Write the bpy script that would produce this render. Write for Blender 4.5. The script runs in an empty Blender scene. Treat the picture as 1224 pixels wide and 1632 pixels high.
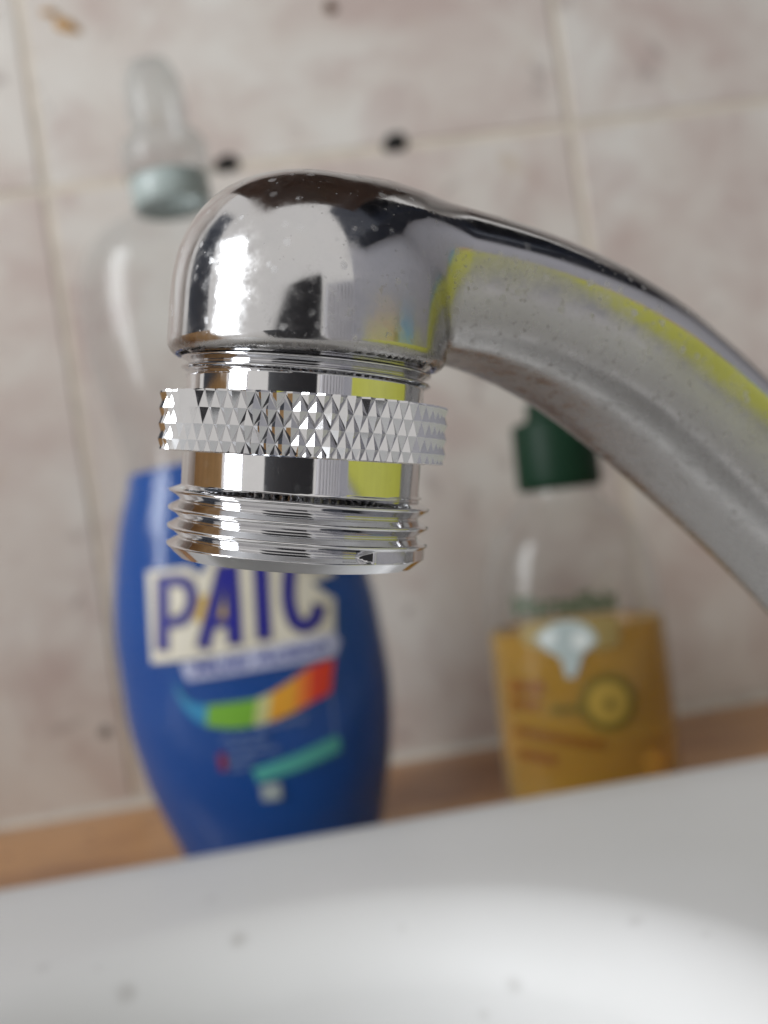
import bpy, bmesh, math, random
import numpy as np
from mathutils import Vector, Matrix

random.seed(7)
rng = np.random.default_rng(7)
S = bpy.context.scene
COL = S.collection

# ------------------------------------------------------------------ camera
# all layout below is in millimetres, origin at the lens; LIFT puts the ledge at world z = 0
FPX, CX, CY = 1600.0, 612.0, 816.0
YAW, PITCH, ROLL = math.radians(4.23), math.radians(0.16), math.radians(-8.6)
LIFT = 92.7
_f = np.array([math.sin(YAW) * math.cos(PITCH), math.cos(YAW) * math.cos(PITCH), math.sin(PITCH)])
_r = np.array([math.cos(YAW), -math.sin(YAW), 0.0])
_u = np.cross(_r, _f)
CR = math.cos(ROLL) * _r + math.sin(ROLL) * _u
CU = -math.sin(ROLL) * _r + math.cos(ROLL) * _u
CF = _f


def W(p):
    """mm layout point(s) -> world metres"""
    p = np.asarray(p, float)
    return (p + np.array([0, 0, LIFT])) * 0.001


def cam2room(p):
    p = np.asarray(p, float)
    return p[..., 0:1] * CR + p[..., 1:2] * CF + p[..., 2:3] * CU


def ray(px, py):
    return CF + CR * (px - CX) / FPX - CU * (py - CY) / FPX


def on_y(px, py, y):
    d = ray(px, py)
    return d * (y / d[1])


def on_z(px, py, z):
    d = ray(px, py)
    return d * (z / d[2])


cam_data = bpy.data.cameras.new('camera')
cam = bpy.data.objects.new('camera', cam_data)
COL.objects.link(cam)
cam_data.sensor_fit = 'HORIZONTAL'
cam_data.sensor_width = 36.0
cam_data.lens = 36.0 * FPX / 1224.0
cam_data.clip_start = 0.002
cam_data.clip_end = 50
cam.matrix_world = Matrix(((CR[0], CU[0], -CF[0], 0), (CR[1], CU[1], -CF[1], 0),
                           (CR[2], CU[2], -CF[2], LIFT * 0.001), (0, 0, 0, 1)))
cam_data.dof.use_dof = True
cam_data.dof.focus_distance = 0.0905
cam_data.dof.aperture_fstop = 22.0
cam_data.dof.aperture_blades = 0
S.camera = cam

# ------------------------------------------------------------------ light
world = bpy.data.worlds.new('World')
S.world = world
world.use_nodes = True
bg = world.node_tree.nodes['Background']
bg.inputs[0].default_value = (1.0, 0.97, 0.935, 1)
bg.inputs[1].default_value = 0.78


def area(name, loc, target, sx, sy, power, color):
    ld = bpy.data.lights.new(name, 'AREA')
    ld.shape = 'RECTANGLE'
    ld.size, ld.size_y = sx, sy
    ld.energy = power
    ld.color = color
    o = bpy.data.objects.new(name, ld)
    COL.objects.link(o)
    o.location = W(loc)
    d = Vector(W(target) - W(loc))
    o.rotation_euler = d.to_track_quat('-Z', 'Y').to_euler()
    return o


window_light = area('window_light', (-1150, -420, 480), (0, 110, 0), 0.42, 1.0, 21.0, (0.93, 0.97, 1.0))

vs = S.view_settings
vs.view_transform = 'Standard'
vs.look = 'None'
vs.exposure = 0.0
vs.gamma = 1.0
S.cycles.use_denoising = True
S.cycles.max_bounces = 9
S.cycles.transmission_bounces = 8
S.cycles.glossy_bounces = 6
S.cycles.caustics_reflective = False
S.cycles.caustics_refractive = False
S.cycles.sample_clamp_indirect = 6.0
S.cycles.adaptive_threshold = 0.015
S.cycles.transparent_max_bounces = 12


# ------------------------------------------------------------------ materials
class NT:
    def __init__(self, name):
        self.m = bpy.data.materials.new(name)
        self.m.use_nodes = True
        self.t = self.m.node_tree
        self.b = self.t.nodes['Principled BSDF']

    def n(self, typ, **kw):
        nd = self.t.nodes.new(typ)
        for k, v in kw.items():
            if k in nd.inputs:
                nd.inputs[k].default_value = v
            else:
                setattr(nd, k, v)
        return nd

    def l(self, a, b):
        self.t.links.new(a, b)

    def coord(self, kind='Object'):
        return self.n('ShaderNodeTexCoord').outputs[kind]

    def noise(self, vec, scale, detail=4, rough=0.55, dist=0.0):
        nd = self.n('ShaderNodeTexNoise')
        nd.inputs['Scale'].default_value = scale
        nd.inputs['Detail'].default_value = detail
        nd.inputs['Roughness'].default_value = rough
        nd.inputs['Distortion'].default_value = dist
        self.l(vec, nd.inputs['Vector'])
        return nd.outputs['Fac']

    def ramp(self, fac, stops, interp='LINEAR'):
        nd = self.n('ShaderNodeValToRGB')
        cr = nd.color_ramp
        cr.interpolation = interp
        while len(cr.elements) < len(stops):
            cr.elements.new(0.5)
        for e, (p, c) in zip(cr.elements, stops):
            e.position = p
            e.color = (c, c, c, 1) if isinstance(c, (int, float)) else (*c, 1)
        self.l(fac, nd.inputs['Fac'])
        return nd.outputs['Color']

    def mix(self, fac, a, b, mode='MIX'):
        nd = self.n('ShaderNodeMix', data_type='RGBA', blend_type=mode)
        for sock, v in ((nd.inputs[0], fac), (nd.inputs[6], a), (nd.inputs[7], b)):
            if hasattr(v, 'is_output'):
                self.l(v, sock)
            elif isinstance(v, (int, float)):
                sock.default_value = v if sock.type == 'VALUE' else (v, v, v, 1)
            else:
                sock.default_value = (*v, 1)
        return nd.outputs[2]

    def math(self, op, a, b=0.0, clamp=False):
        nd = self.n('ShaderNodeMath', operation=op, use_clamp=clamp)
        for i, v in enumerate((a, b)):
            if hasattr(v, 'is_output'):
                self.l(v, nd.inputs[i])
            else:
                nd.inputs[i].default_value = v
        return nd.outputs[0]

    def set(self, **kw):
        for k, v in kw.items():
            s = self.b.inputs[k.replace('_', ' ')]
            if hasattr(v, 'is_output'):
                self.l(v, s)
            elif isinstance(v, tuple):
                s.default_value = (*v, 1) if len(v) == 3 else v
            else:
                s.default_value = v
        return self

    def bump(self, h, strength, dist):
        nd = self.n('ShaderNodeBump')
        nd.inputs['Strength'].default_value = strength
        nd.inputs['Distance'].default_value = dist
        self.l(h, nd.inputs['Height'])
        self.l(nd.outputs['Normal'], self.b.inputs['Normal'])


def simple(name, color, rough=0.5, var=0.08, **kw):
    n = NT(name)
    c = n.coord()
    f = n.noise(c, 60.0, 3)
    lo = tuple(max(0, v * (1 - var)) for v in color)
    hi = tuple(min(1, v * (1 + var)) for v in color)
    n.set(Base_Color=n.ramp(f, [(0.3, lo), (0.7, hi)]), Roughness=rough, **kw)
    return n.m


def chrome_material(name, haze=0.5, base=0.80, speck=0.5, under=False):
    """plated brass: polished metal, lime haze that blurs it, crusted specks and pits"""
    n = NT(name)
    c = n.coord()
    big = n.noise(c, 130.0, 5, 0.6)
    mid = n.noise(c, 520.0, 5, 0.65)
    fine = n.noise(c, 2300.0, 3, 0.6)
    blot = n.math('MULTIPLY', n.ramp(big, [(0.40, 0.0), (0.75, 1.0)]), n.ramp(mid, [(0.30, 0.0), (0.72, 1.0)]))
    r = n.math('ADD', n.math('MULTIPLY', blot, 0.20 * haze), n.math('MULTIPLY', n.ramp(mid, [(0.35, 0.0), (0.8, 1.0)]), 0.10 * haze))
    r = n.math('ADD', r, 0.065 if under else 0.045)
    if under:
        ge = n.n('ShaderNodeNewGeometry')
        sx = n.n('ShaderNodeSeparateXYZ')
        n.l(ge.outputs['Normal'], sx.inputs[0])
        drip_shade = n.math('ADD', sx.outputs['Z'], n.math('MULTIPLY', n.math('SUBTRACT', big, 0.5), 0.5))
        r = n.math('ADD', r, n.math('MULTIPLY', n.ramp(n.math('ADD', drip_shade, 0.5), [(0.02, 0.14), (0.26, 0.05), (0.40, 0.0)]), 1.0))
    # crusted specks
    vo = n.n('ShaderNodeTexVoronoi')
    vo.inputs['Scale'].default_value = 1500.0
    n.l(c, vo.inputs['Vector'])
    sp = n.math('MULTIPLY', n.ramp(vo.outputs['Distance'], [(0.10, 1.0), (0.24, 0.0)]), n.ramp(big, [(0.46, 0.0), (0.60, 1.0)]))
    sp = n.math('MULTIPLY', sp, n.ramp(fine, [(0.52, 0.0), (0.62, 1.0)]))
    sp = n.math('MULTIPLY', sp, speck, True)
    # dried water drops
    v2 = n.n('ShaderNodeTexVoronoi')
    v2.inputs['Scale'].default_value = 620.0
    v2.inputs['Randomness'].default_value = 1.0
    n.l(c, v2.inputs['Vector'])
    sep = n.n('ShaderNodeSeparateColor')
    n.l(v2.outputs['Color'], sep.inputs[0])
    dr = n.math('MULTIPLY', n.ramp(n.math('ADD', v2.outputs['Distance'], n.math('MULTIPLY', fine, 0.25)), [(0.30, 1.0), (0.42, 0.0)]), n.ramp(sep.outputs[0], [(0.45, 0.0), (0.60, 1.0)]))
    dr = n.math('MULTIPLY', n.math('MULTIPLY', dr, n.ramp(big, [(0.32, 0.0), (0.52, 1.0)])), speck * 0.9, True)
    r = n.math('ADD', r, n.math('MULTIPLY', dr, 0.22))
    metal = n.ramp(mid, [(0.3, (base * 0.93, base * 0.93, base * 0.95)), (0.7, (base, base, base * 1.02))])
    metal = n.mix(n.math('MULTIPLY', blot, 0.35 * haze), metal, (base * 0.82, base * 0.77, base * 0.72))
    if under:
        shade_f = n.ramp(n.math('ADD', drip_shade, 0.5), [(0.05, 1.0), (0.46, 0.0)])
        metal = n.mix(shade_f, metal, (base * 0.66, base * 0.64, base * 0.625))  # darker reflection on the underside is put into the metal colour
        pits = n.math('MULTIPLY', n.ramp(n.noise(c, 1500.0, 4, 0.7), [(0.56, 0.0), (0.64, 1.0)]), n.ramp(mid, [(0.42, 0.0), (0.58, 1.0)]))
        sp = n.math('MAXIMUM', sp, n.math('MULTIPLY', n.math('MULTIPLY', pits, n.ramp(n.math('ADD', drip_shade, 0.5), [(0.2, 1.0), (0.55, 0.0)])), 0.55))
    n.set(Metallic=n.math('SUBTRACT', 1.0, n.math('ADD', n.math('MULTIPLY', sp, 0.8), n.math('MULTIPLY', dr, 0.18))), Roughness=n.math('ADD', r, n.math('MULTIPLY', sp, 0.4), True),
          Base_Color=n.mix(sp, metal, (0.20, 0.18, 0.17)))
    n.bump(n.math('MULTIPLY', n.math('MULTIPLY', blot, fine), 0.14 * haze), 0.3, 0.0001)
    return n.m


M = {}
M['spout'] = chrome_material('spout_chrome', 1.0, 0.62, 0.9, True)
M['adapter'] = chrome_material('adapter_chrome', 0.12, 0.70, 0.15)
M['knurl'] = chrome_material('knurl_chrome', 0.3, 0.66, 0.2)


def tile_material():
    n = NT('marbled_ceramic_tile')
    c = n.coord()
    oi = n.n('ShaderNodeObjectInfo')
    sh = n.n('ShaderNodeVectorMath', operation='ADD')
    sc = n.n('ShaderNodeVectorMath', operation='SCALE')
    n.l(c, sh.inputs[0])
    cb = n.n('ShaderNodeCombineXYZ')
    n.l(n.math('MULTIPLY', oi.outputs['Random'], 7.0), cb.inputs[0])
    n.l(n.math('MULTIPLY', oi.outputs['Random'], 3.0), cb.inputs[2])
    n.l(cb.outputs[0], sh.inputs[1])
    v = sh.outputs[0]
    a = n.noise(v, 13.0, 5, 0.6, 0.6)
    b = n.noise(v, 26.0, 6, 0.62, 1.0)
    d = n.noise(v, 60.0, 4, 0.6, 0.4)
    col = n.ramp(a, [(0.34, (0.53, 0.435, 0.40)), (0.48, (0.63, 0.575, 0.53)), (0.62, (0.69, 0.66, 0.62))])
    col = n.mix(n.ramp(b, [(0.50, 0.0), (0.68, 0.5)]), col, (0.46, 0.345, 0.32))
    col = n.mix(n.ramp(d, [(0.63, 0.0), (0.72, 0.55)]), col, (0.30, 0.24, 0.225))
    col = n.mix(n.ramp(n.noise(v, 34.0, 3), [(0.68, 0.0), (0.78, 0.6)]), col, (0.45, 0.33, 0.20))
    n.set(Base_Color=col, Roughness=0.32, Specular_IOR_Level=0.4)
    n.bump(n.noise(v, 90.0, 3), 0.15, 0.0006)
    return n.m


M['tile'] = tile_material()
M['grout'] = simple('cream_grout', (0.64, 0.575, 0.49), 0.9, 0.12)
M['sealant'] = simple('sealant', (0.62, 0.58, 0.52), 0.5, 0.12)
M['hole'] = simple('dark_hole', (0.008, 0.007, 0.006), 0.9)
M['rust'] = simple('rust_spot', (0.10, 0.045, 0.02), 0.8)
M['ochre'] = simple('ochre_stain', (0.42, 0.22, 0.05), 0.7)


def wood_material(name, dark, light, rough):
    n = NT(name)
    c = n.coord()
    mp = n.n('ShaderNodeMapping')
    mp.inputs['Scale'].default_value = (0.35, 2.2, 1.0)
    n.l(c, mp.inputs['Vector'])
    g = n.noise(mp.outputs[0], 40.0, 6, 0.65, 0.8)
    p = n.noise(c, 9.0, 3, 0.5)
    col = n.mix(n.ramp(p, [(0.40, 0.0), (0.60, 0.8)]), n.ramp(g, [(0.3, dark), (0.7, light)]), tuple(min(1, x * 1.25) for x in light))
    col = n.mix(n.ramp(n.noise(c, 120.0, 2), [(0.66, 0.0), (0.72, 0.7)]), col, (0.10, 0.02, 0.01))
    n.set(Base_Color=col, Roughness=rough, Coat_Weight=0.3, Coat_Roughness=0.15)
    return n.m


M['ledge'] = wood_material('varnished_ledge', (0.22, 0.075, 0.025), (0.50, 0.26, 0.10), 0.35)
M['overhead_wood'] = wood_material('dark_overhead_wood', (0.035, 0.016, 0.010), (0.060, 0.028, 0.016), 0.5)
M['cabinet'] = wood_material('pine_cabinet', (0.52, 0.30, 0.12), (0.60, 0.36, 0.15), 0.5)


def porcelain_material(spots):
    n = NT('white_porcelain')
    c = n.coord()
    g = n.noise(c, 14.0, 4)
    col = n.ramp(g, [(0.3, (0.64, 0.64, 0.635)), (0.7, (0.68, 0.68, 0.68))])
    fac = None
    warp = n.noise(c, 260.0, 2)
    for (x, y, z, rad, amt) in spots:
        d = n.n('ShaderNodeVectorMath', operation='DISTANCE')
        n.l(c, d.inputs[0])
        d.inputs[1].default_value = (x, y, z)
        dd = n.math('ADD', d.outputs['Value'], n.math('MULTIPLY', n.math('SUBTRACT', warp, 0.5), rad * 1.2))
        s = n.math('MULTIPLY', n.math('SUBTRACT', 1.0, n.math('DIVIDE', dd, rad), True), 0.65 * amt, True)
        fac = s if fac is None else n.math('MAXIMUM', fac, s)
    col = n.mix(fac, col, (0.22, 0.20, 0.18))
    n.set(Base_Color=col, Roughness=0.45, Specular_IOR_Level=0.15)
    n.bump(n.noise(c, 8.0, 2), 0.2, 0.002)
    return n.m


def clear_plastic(name, tint, rough, body=0.015):
    """thin-walled plastic: lets light straight through, mirrors at grazing angles, a little milky"""
    n = NT(name)
    c = n.coord()
    out = n.t.nodes['Material Output']
    tr = n.n('ShaderNodeBsdfTransparent')
    n.l(n.ramp(n.noise(c, 25.0, 2), [(0.3, tint), (0.7, tuple(min(1, t * 1.02) for t in tint))]), tr.inputs['Color'])
    n.set(Base_Color=(0.55, 0.56, 0.56), Roughness=rough, Specular_IOR_Level=0.3)
    n.bump(n.noise(c, 22.0, 2), 0.25, 0.003)
    lw = n.n('ShaderNodeLayerWeight')
    lw.inputs['Blend'].default_value = 0.28
    fac = n.math('ADD', n.math('MULTIPLY', lw.outputs['Facing'], 0.20), body, True)
    mx = n.n('ShaderNodeMixShader')
    n.l(fac, mx.inputs[0])
    n.l(tr.outputs[0], mx.inputs[1])
    gl = n.n('ShaderNodeBsdfGlossy')
    gl.inputs['Roughness'].default_value = rough
    fr = n.n('ShaderNodeFresnel')
    fr.inputs['IOR'].default_value = 1.32
    mx2 = n.n('ShaderNodeMixShader')
    n.l(n.b.outputs[0], mx.inputs[2])
    n.l(n.math('MINIMUM', fr.outputs[0], 0.09), mx2.inputs[0])
    n.l(mx.outputs[0], mx2.inputs[1])
    n.l(gl.outputs[0], mx2.inputs[2])
    n.l(mx2.outputs[0], out.inputs['Surface'])
    return n.m


def liquid(name, c0, c1, trans, rough=0.08, ior=1.34):
    n = NT(name)
    c = n.coord()
    n.set(Base_Color=n.ramp(n.noise(c, 18.0, 2), [(0.35, c0), (0.65, c1)]), Transmission_Weight=trans, IOR=ior, Roughness=rough, Specular_IOR_Level=0.0)
    return n.m


M['clear'] = clear_plastic('clear_plastic', (0.95, 0.955, 0.955), 0.14)
M['clear_cap'] = clear_plastic('frosted_cap', (0.92, 0.94, 0.94), 0.25, 0.10)
M['neck'] = simple('grey_green_collar', (0.36, 0.42, 0.41), 0.35)
M['blue'] = liquid('blue_liquid', (0.0003, 0.085, 0.42), (0.0003, 0.10, 0.47), 0.35)
M['amber'] = liquid('amber_liquid', (0.93, 0.53, 0.06), (0.94, 0.54, 0.065), 0.74)
M['green_cap'] = simple('dark_green_cap', (0.002, 0.022, 0.009), 0.5, Specular_IOR_Level=0.2)
M['cream'] = simple('cream_print', (0.66, 0.62, 0.52), 0.45)
M['navy'] = simple('navy_print', (0.002, 0.003, 0.22), 0.5)
M['dark'] = simple('dark_outline_print', (0.16, 0.13, 0.05), 0.4)
M['yellow'] = simple('yellow_print', (0.62, 0.42, 0.10), 0.4)
M['lilac'] = simple('lilac_print', (0.44, 0.46, 0.62), 0.45)
M['inkblue'] = simple('ink_blue_print', (0.07, 0.09, 0.28), 0.4)
M['teal'] = simple('teal_print', (0.02, 0.22, 0.42), 0.4)
M['green'] = simple('green_print', (0.16, 0.38, 0.03), 0.4)
M['pale'] = simple('pale_print', (0.50, 0.50, 0.22), 0.4)
M['orange'] = simple('orange_print', (0.65, 0.30, 0.02), 0.4)
M['deeporange'] = simple('deep_orange_print', (0.68, 0.16, 0.02), 0.4)
M['red'] = simple('red_print', (0.62, 0.035, 0.01), 0.4)
M['mint'] = simple('mint_print', (0.07, 0.34, 0.30), 0.4)
M['slate'] = simple('slate_print', (0.09, 0.15, 0.34), 0.45)
M['badge'] = simple('silver_badge_print', (0.36, 0.42, 0.42), 0.3)
M['badge2'] = simple('pale_badge_print', (0.60, 0.64, 0.63), 0.3)
M['olive'] = simple('olive_print', (0.13, 0.095, 0.012), 0.4)
M['gold'] = simple('gold_print', (0.33, 0.22, 0.035), 0.4)
M['darkgreen'] = simple('dark_green_print', (0.045, 0.07, 0.03), 0.4)
M['rustprint'] = simple('russet_print', (0.20, 0.07, 0.008), 0.4)
M['lime'] = simple('lime_plastic', (0.42, 0.42, 0.06), 0.45, 0.06)
M['white'] = simple('white_paint', (0.80, 0.80, 0.84), 0.5)
M['black'] = simple('charcoal_panel', (0.012, 0.012, 0.016), 0.6)
M['skyblue'] = simple('blue_plastic', (0.10, 0.42, 0.68), 0.4)
M['peach'] = simple('peach_plastic', (0.80, 0.46, 0.22), 0.4)
M['gasket'] = simple('black_rubber', (0.015, 0.015, 0.015), 0.7)


# ------------------------------------------------------------------ mesh helpers
def mesh_obj(name, verts, faces, mat, parent=None, origin=(0, 0, 0), smooth=True, normals=None, matidx=None):
    """verts in room mm; origin (mm) becomes the object's / thing's local origin"""
    v = (np.asarray(verts, float) - np.asarray(origin, float)) * 0.001
    me = bpy.data.meshes.new(name)
    me.from_pydata(v.tolist(), [], [tuple(int(i) for i in f) for f in faces])
    me.update()
    for m in (mat if isinstance(mat, (list, tuple)) else [mat]):
        me.materials.append(m)
    if matidx is not None:
        me.polygons.foreach_set('material_index', np.asarray(matidx, np.int32))
    me.polygons.foreach_set('use_smooth', [smooth] * len(me.polygons))
    if normals is not None:
        me.normals_split_custom_set_from_vertices(normals.tolist())
    o = bpy.data.objects.new(name, me)
    COL.objects.link(o)
    if parent is not None:
        o.parent = parent
    else:
        o.location = W(origin)
    return o


def thing(name, origin, label, cat, group=None):
    o = bpy.data.objects.new(name, None)
    COL.objects.link(o)
    o.empty_display_size = 0.01
    o.location = W(origin)
    o['label'] = label
    o['category'] = cat
    if group:
        o['group'] = group
    return o


def structure(o):
    o['kind'] = 'structure'
    return o


def recalc(o):
    bm = bmesh.new()
    bm.from_mesh(o.data)
    bmesh.ops.recalc_face_normals(bm, faces=bm.faces)
    bm.to_mesh(o.data)
    bm.free()
    return o


def auto_sharp(o, deg=35):
    bm = bmesh.new()
    bm.from_mesh(o.data)
    for e in bm.edges:
        if len(e.link_faces) == 2:
            e.smooth = e.calc_face_angle(0) < math.radians(deg)
    bm.to_mesh(o.data)
    bm.free()
    return o


def bevel_box(name, lo, hi, mat, bev=1.0, parent=None, origin=(0, 0, 0), seg=2):
    bm = bmesh.new()
    bmesh.ops.create_cube(bm, size=1.0)
    lo, hi = np.array(lo, float), np.array(hi, float)
    for v in bm.verts:
        v.co = Vector(((lo + hi) / 2 + np.array(v.co) * (hi - lo) - np.array(origin, float)) * 0.001)
    if bev:
        bmesh.ops.bevel(bm, geom=bm.edges[:], offset=bev * 0.001, segments=seg, affect='EDGES', profile=0.5)
    me = bpy.data.meshes.new(name)
    bm.to_mesh(me)
    bm.free()
    me.materials.append(mat)
    o = bpy.data.objects.new(name, me)
    COL.objects.link(o)
    if parent is not None:
        o.parent = parent
    else:
        o.location = W(origin)
    return o


def rings(prof, nth, close_top=False, close_bot=False):
    """prof: list of (x half-width a, y half-depth b, z) -> elliptical rings"""
    th = np.arange(nth) * 2 * math.pi / nth
    vs_ = []
    for a, b, z in prof:
        vs_.append(np.stack([a * np.sin(th), -b * np.cos(th), np.full(nth, z)], 1))
    v = np.concatenate(vs_)
    f = []
    for i in range(len(prof) - 1):
        for j in range(nth):
            k = (j + 1) % nth
            f.append((i * nth + j, i * nth + k, (i + 1) * nth + k, (i + 1) * nth + j))
    if close_bot:
        f.append(tuple(range(nth))[::-1])
    if close_top:
        f.append(tuple((len(prof) - 1) * nth + j for j in range(nth)))
    return v, f


def smooth_profile(pts, n):
    """monotone cubic resample of (h, a[, b]) rows"""
    pts = np.asarray(pts, float)
    t = np.concatenate([[0], np.cumsum(np.hypot(np.diff(pts[:, 0]), np.diff(pts[:, 1])))])
    tt = np.linspace(0, t[-1], n)
    out = []
    for c in range(pts.shape[1]):
        y = pts[:, c]
        d = np.diff(y) / np.diff(t)
        m = np.zeros(len(y))
        m[1:-1] = np.where(d[:-1] * d[1:] > 0, 2 * d[:-1] * d[1:] / (d[:-1] + d[1:] + 1e-12), 0)
        m[0], m[-1] = d[0], d[-1]
        k = np.clip(np.searchsorted(t, tt) - 1, 0, len(t) - 2)
        h = t[k + 1] - t[k]
        s = (tt - t[k]) / h
        out.append((2 * s**3 - 3 * s**2 + 1) * y[k] + (s**3 - 2 * s**2 + s) * h * m[k] + (-2 * s**3 + 3 * s**2) * y[k + 1] + (s**3 - s**2) * h * m[k + 1])
    return np.stack(out, 1)


# ------------------------------------------------------------------ tiled wall
WALL_Y, SEAM_Z, JOINT_X, JOINT_Z = 378.4, -92.7, -78.5, 137.5
wall = structure(bevel_box('tiled_wall', (-480, WALL_Y + 0.5, -140), (722, WALL_Y + 30, 640), M['grout'], 0, origin=(0, WALL_Y, 0)))


def tile_mesh(w, h):
    bm = bmesh.new()
    bmesh.ops.create_cube(bm, size=1.0)
    for v in bm.verts:
        v.co = Vector((v.co.x * w * 0.001, v.co.y * 0.006, v.co.z * h * 0.001))
    bmesh.ops.bevel(bm, geom=[e for e in bm.edges if all(v.co.y < 0 for v in e.verts)], offset=0.0009, segments=3, affect='EDGES')
    me = bpy.data.meshes.new('tile')
    bm.to_mesh(me)
    bm.free()
    me.materials.append(M['tile'])
    return me


GAP = 1.9
full = tile_mesh(200 - GAP, 250 - GAP)
hb = JOINT_Z - SEAM_Z
low = tile_mesh(200 - GAP, hb - GAP * 0.5)
for row in range(3):
    for colm in range(-2, 4):
        x = JOINT_X + colm * 200 + 100
        if row == 0:
            o = bpy.data.objects.new('tile', low)
            z = SEAM_Z + (hb - GAP * 0.5) / 2
        else:
            o = bpy.data.objects.new('tile', full)
            z = JOINT_Z + (row - 1) * 250 + 125
        COL.objects.link(o)
        o.parent = wall
        o.location = (x * 0.001, (3.0 + rng.normal(0, 0.12)) * 0.001, z * 0.001)
        o.rotation_euler = (rng.normal(0, 0.0015), 0, rng.normal(0, 0.0015))


def blob(name, p, rx, rz, mat, ang=0.0, y_off=0.35, n=22, rough=0.18, thick=0.35):
    th = np.arange(n) * 2 * math.pi / n
    rr = 1 + rng.normal(0, rough, n)
    rr = (rr + np.roll(rr, 1) + np.roll(rr, -1)) / 3
    x, z = rx * rr * np.cos(th), rz * rr * np.sin(th)
    x, z = x * math.cos(ang) - z * math.sin(ang), x * math.sin(ang) + z * math.cos(ang)
    v = np.concatenate([np.stack([p[0] + x, np.full(n, -y_off + 0.3), p[2] + z], 1),
                        np.stack([p[0] + x * 0.75, np.full(n, -y_off - thick), p[2] + z * 0.75], 1)])
    f = [(j, (j + 1) % n, n + (j + 1) % n, n + j) for j in range(n)] + [tuple(n + j for j in range(n))]
    return recalc(mesh_obj(name, v, f, mat, wall))


for px, py, a, b, m, ang in ((360, 262, 4.8, 3.4, 'hole', 0.1), (630, 227, 5.0, 3.8, 'hole', 0.1), (527, 12, 2.4, 2.8, 'rust', 0.3)):
    blob('screw_hole' if m == 'hole' else 'rust_spot', on_y(px, py, WALL_Y), a, b, M[m], ang, thick=0.5)
p0 = on_y(108, 40, WALL_Y)
blob('ochre_stain', p0, 5.5, 2.6, M['ochre'], -0.55, rough=0.35)
blob('ochre_stain', on_y(78, 20, WALL_Y), 4.0, 1.2, M['ochre'], -0.1, rough=0.35)
blob('grey_spot', on_y(168, 1166, WALL_Y), 2.6, 2.6, simple('grey_spot', (0.20, 0.17, 0.16), 0.8), 0, rough=0.3)

# sealant bead along the foot of the tiles
nb = 90
xs = np.linspace(-470, 715, nb)
v, f = [], []
k = 8
for i, x in enumerate(xs):
    s = 2.2 + 0.35 * math.sin(x * 0.05) + 0.25 * math.sin(x * 0.21 + 1)
    for j in range(k):
        a = math.pi / 2 * j / (k - 1)
        v.append((x, WALL_Y - 0.2 - s * (1 - math.sin(a)) * 1.0, SEAM_Z + 0.02 + s * 1.5 * (1 - math.cos(a))))
for i in range(nb - 1):
    for j in range(k - 1):
        f.append((i * k + j, (i + 1) * k + j, (i + 1) * k + j + 1, i * k + j + 1))
mesh_obj('sealant_bead', np.array(v) - np.array([0, WALL_Y, 0]), f, M['sealant'], wall)

# ------------------------------------------------------------------ ledge and washbasin
RIM_Y, RIM_Z = 250.0, -74.5
structure(bevel_box('wooden_ledge', (-480, RIM_Y - 6, SEAM_Z - 26), (722, WALL_Y - 0.4, SEAM_Z), M['ledge'], 0.8, origin=(0, 320, SEAM_Z)))

# basin: rings from the outer edge of the deck over the lip down into an oval bowl
BC = np.array([-18.0, 112.0])         # bowl centre
BA, BB = 88.0, 97.0                 # bowl half axes at the lip
nth = 220
th = np.arange(nth) * 2 * math.pi / nth
ct, st = np.cos(th), np.sin(th)


def se(a, b, n_):
    r = (np.abs(ct / a)**n_ + np.abs(st / b)**n_)**(-1.0 / n_)
    return np.stack([r * ct, r * st], 1)


inner = se(BA, BB, 2.15)
x0, x1, y0, y1 = -240.0, 330.0, -70.0, RIM_Y
# outer rounded rectangle measured from the bowl centre
ax = np.where(ct > 0, x1 - BC[0], BC[0] - x0)
ay = np.where(st > 0, y1 - BC[1], BC[1] - y0)
ro = np.minimum(ax / np.maximum(np.abs(ct), 1e-6), ay / np.maximum(np.abs(st), 1e-6))
outer = np.stack([ro * ct, ro * st], 1)
onrm = np.where((ax / np.maximum(np.abs(ct), 1e-6) < ay / np.maximum(np.abs(st), 1e-6))[:, None],
                np.stack([np.sign(ct), 0 * st], 1), np.stack([0 * ct, np.sign(st)], 1))
sec = []
for off, dz in ((0, -40), (0, -6.0), (-0.25, -3.6), (-1.0, -1.9), (-2.4, -0.7), (-4.5, -0.1)):
    sec.append((outer + onrm * off, dz))
for t in (0.25, 0.5, 0.75):
    sec.append(((outer - onrm * 4.5) * (1 - t) + inner * 1.03 * t, -0.1 - 1.2 * t))
LR = 19.0
nrm2 = inner / np.linalg.norm(inner, axis=1, keepdims=True)
for a in np.linspace(0, 74, 10):
    a = math.radians(a)
    sec.append((inner - nrm2 * LR * math.sin(a) + nrm2 * 2, -1.3 - LR * (1 - math.cos(a))))
z_l, r_l = sec[-1][1], sec[-1][0]
for t in np.linspace(0.08, 1, 14):
    sec.append((r_l * (1 - 0.16 * t - 0.72 * max(0, t - 0.35)**2 * 2.0), z_l - 85 * (1 - (1 - t)**1.5)))
v = np.concatenate([np.concatenate([p + BC, np.full((nth, 1), RIM_Z + dz)], 1) for p, dz in sec])
f = []
for i in range(len(sec) - 1):
    for j in range(nth):
        k2 = (j + 1) % nth
        f.append((i * nth + j, i * nth + k2, (i + 1) * nth + k2, (i + 1) * nth + j))
f.append(tuple((len(sec) - 1) * nth + j for j in range(nth)))
b_org = np.array([BC[0], BC[1], RIM_Z])
spots = []
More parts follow.
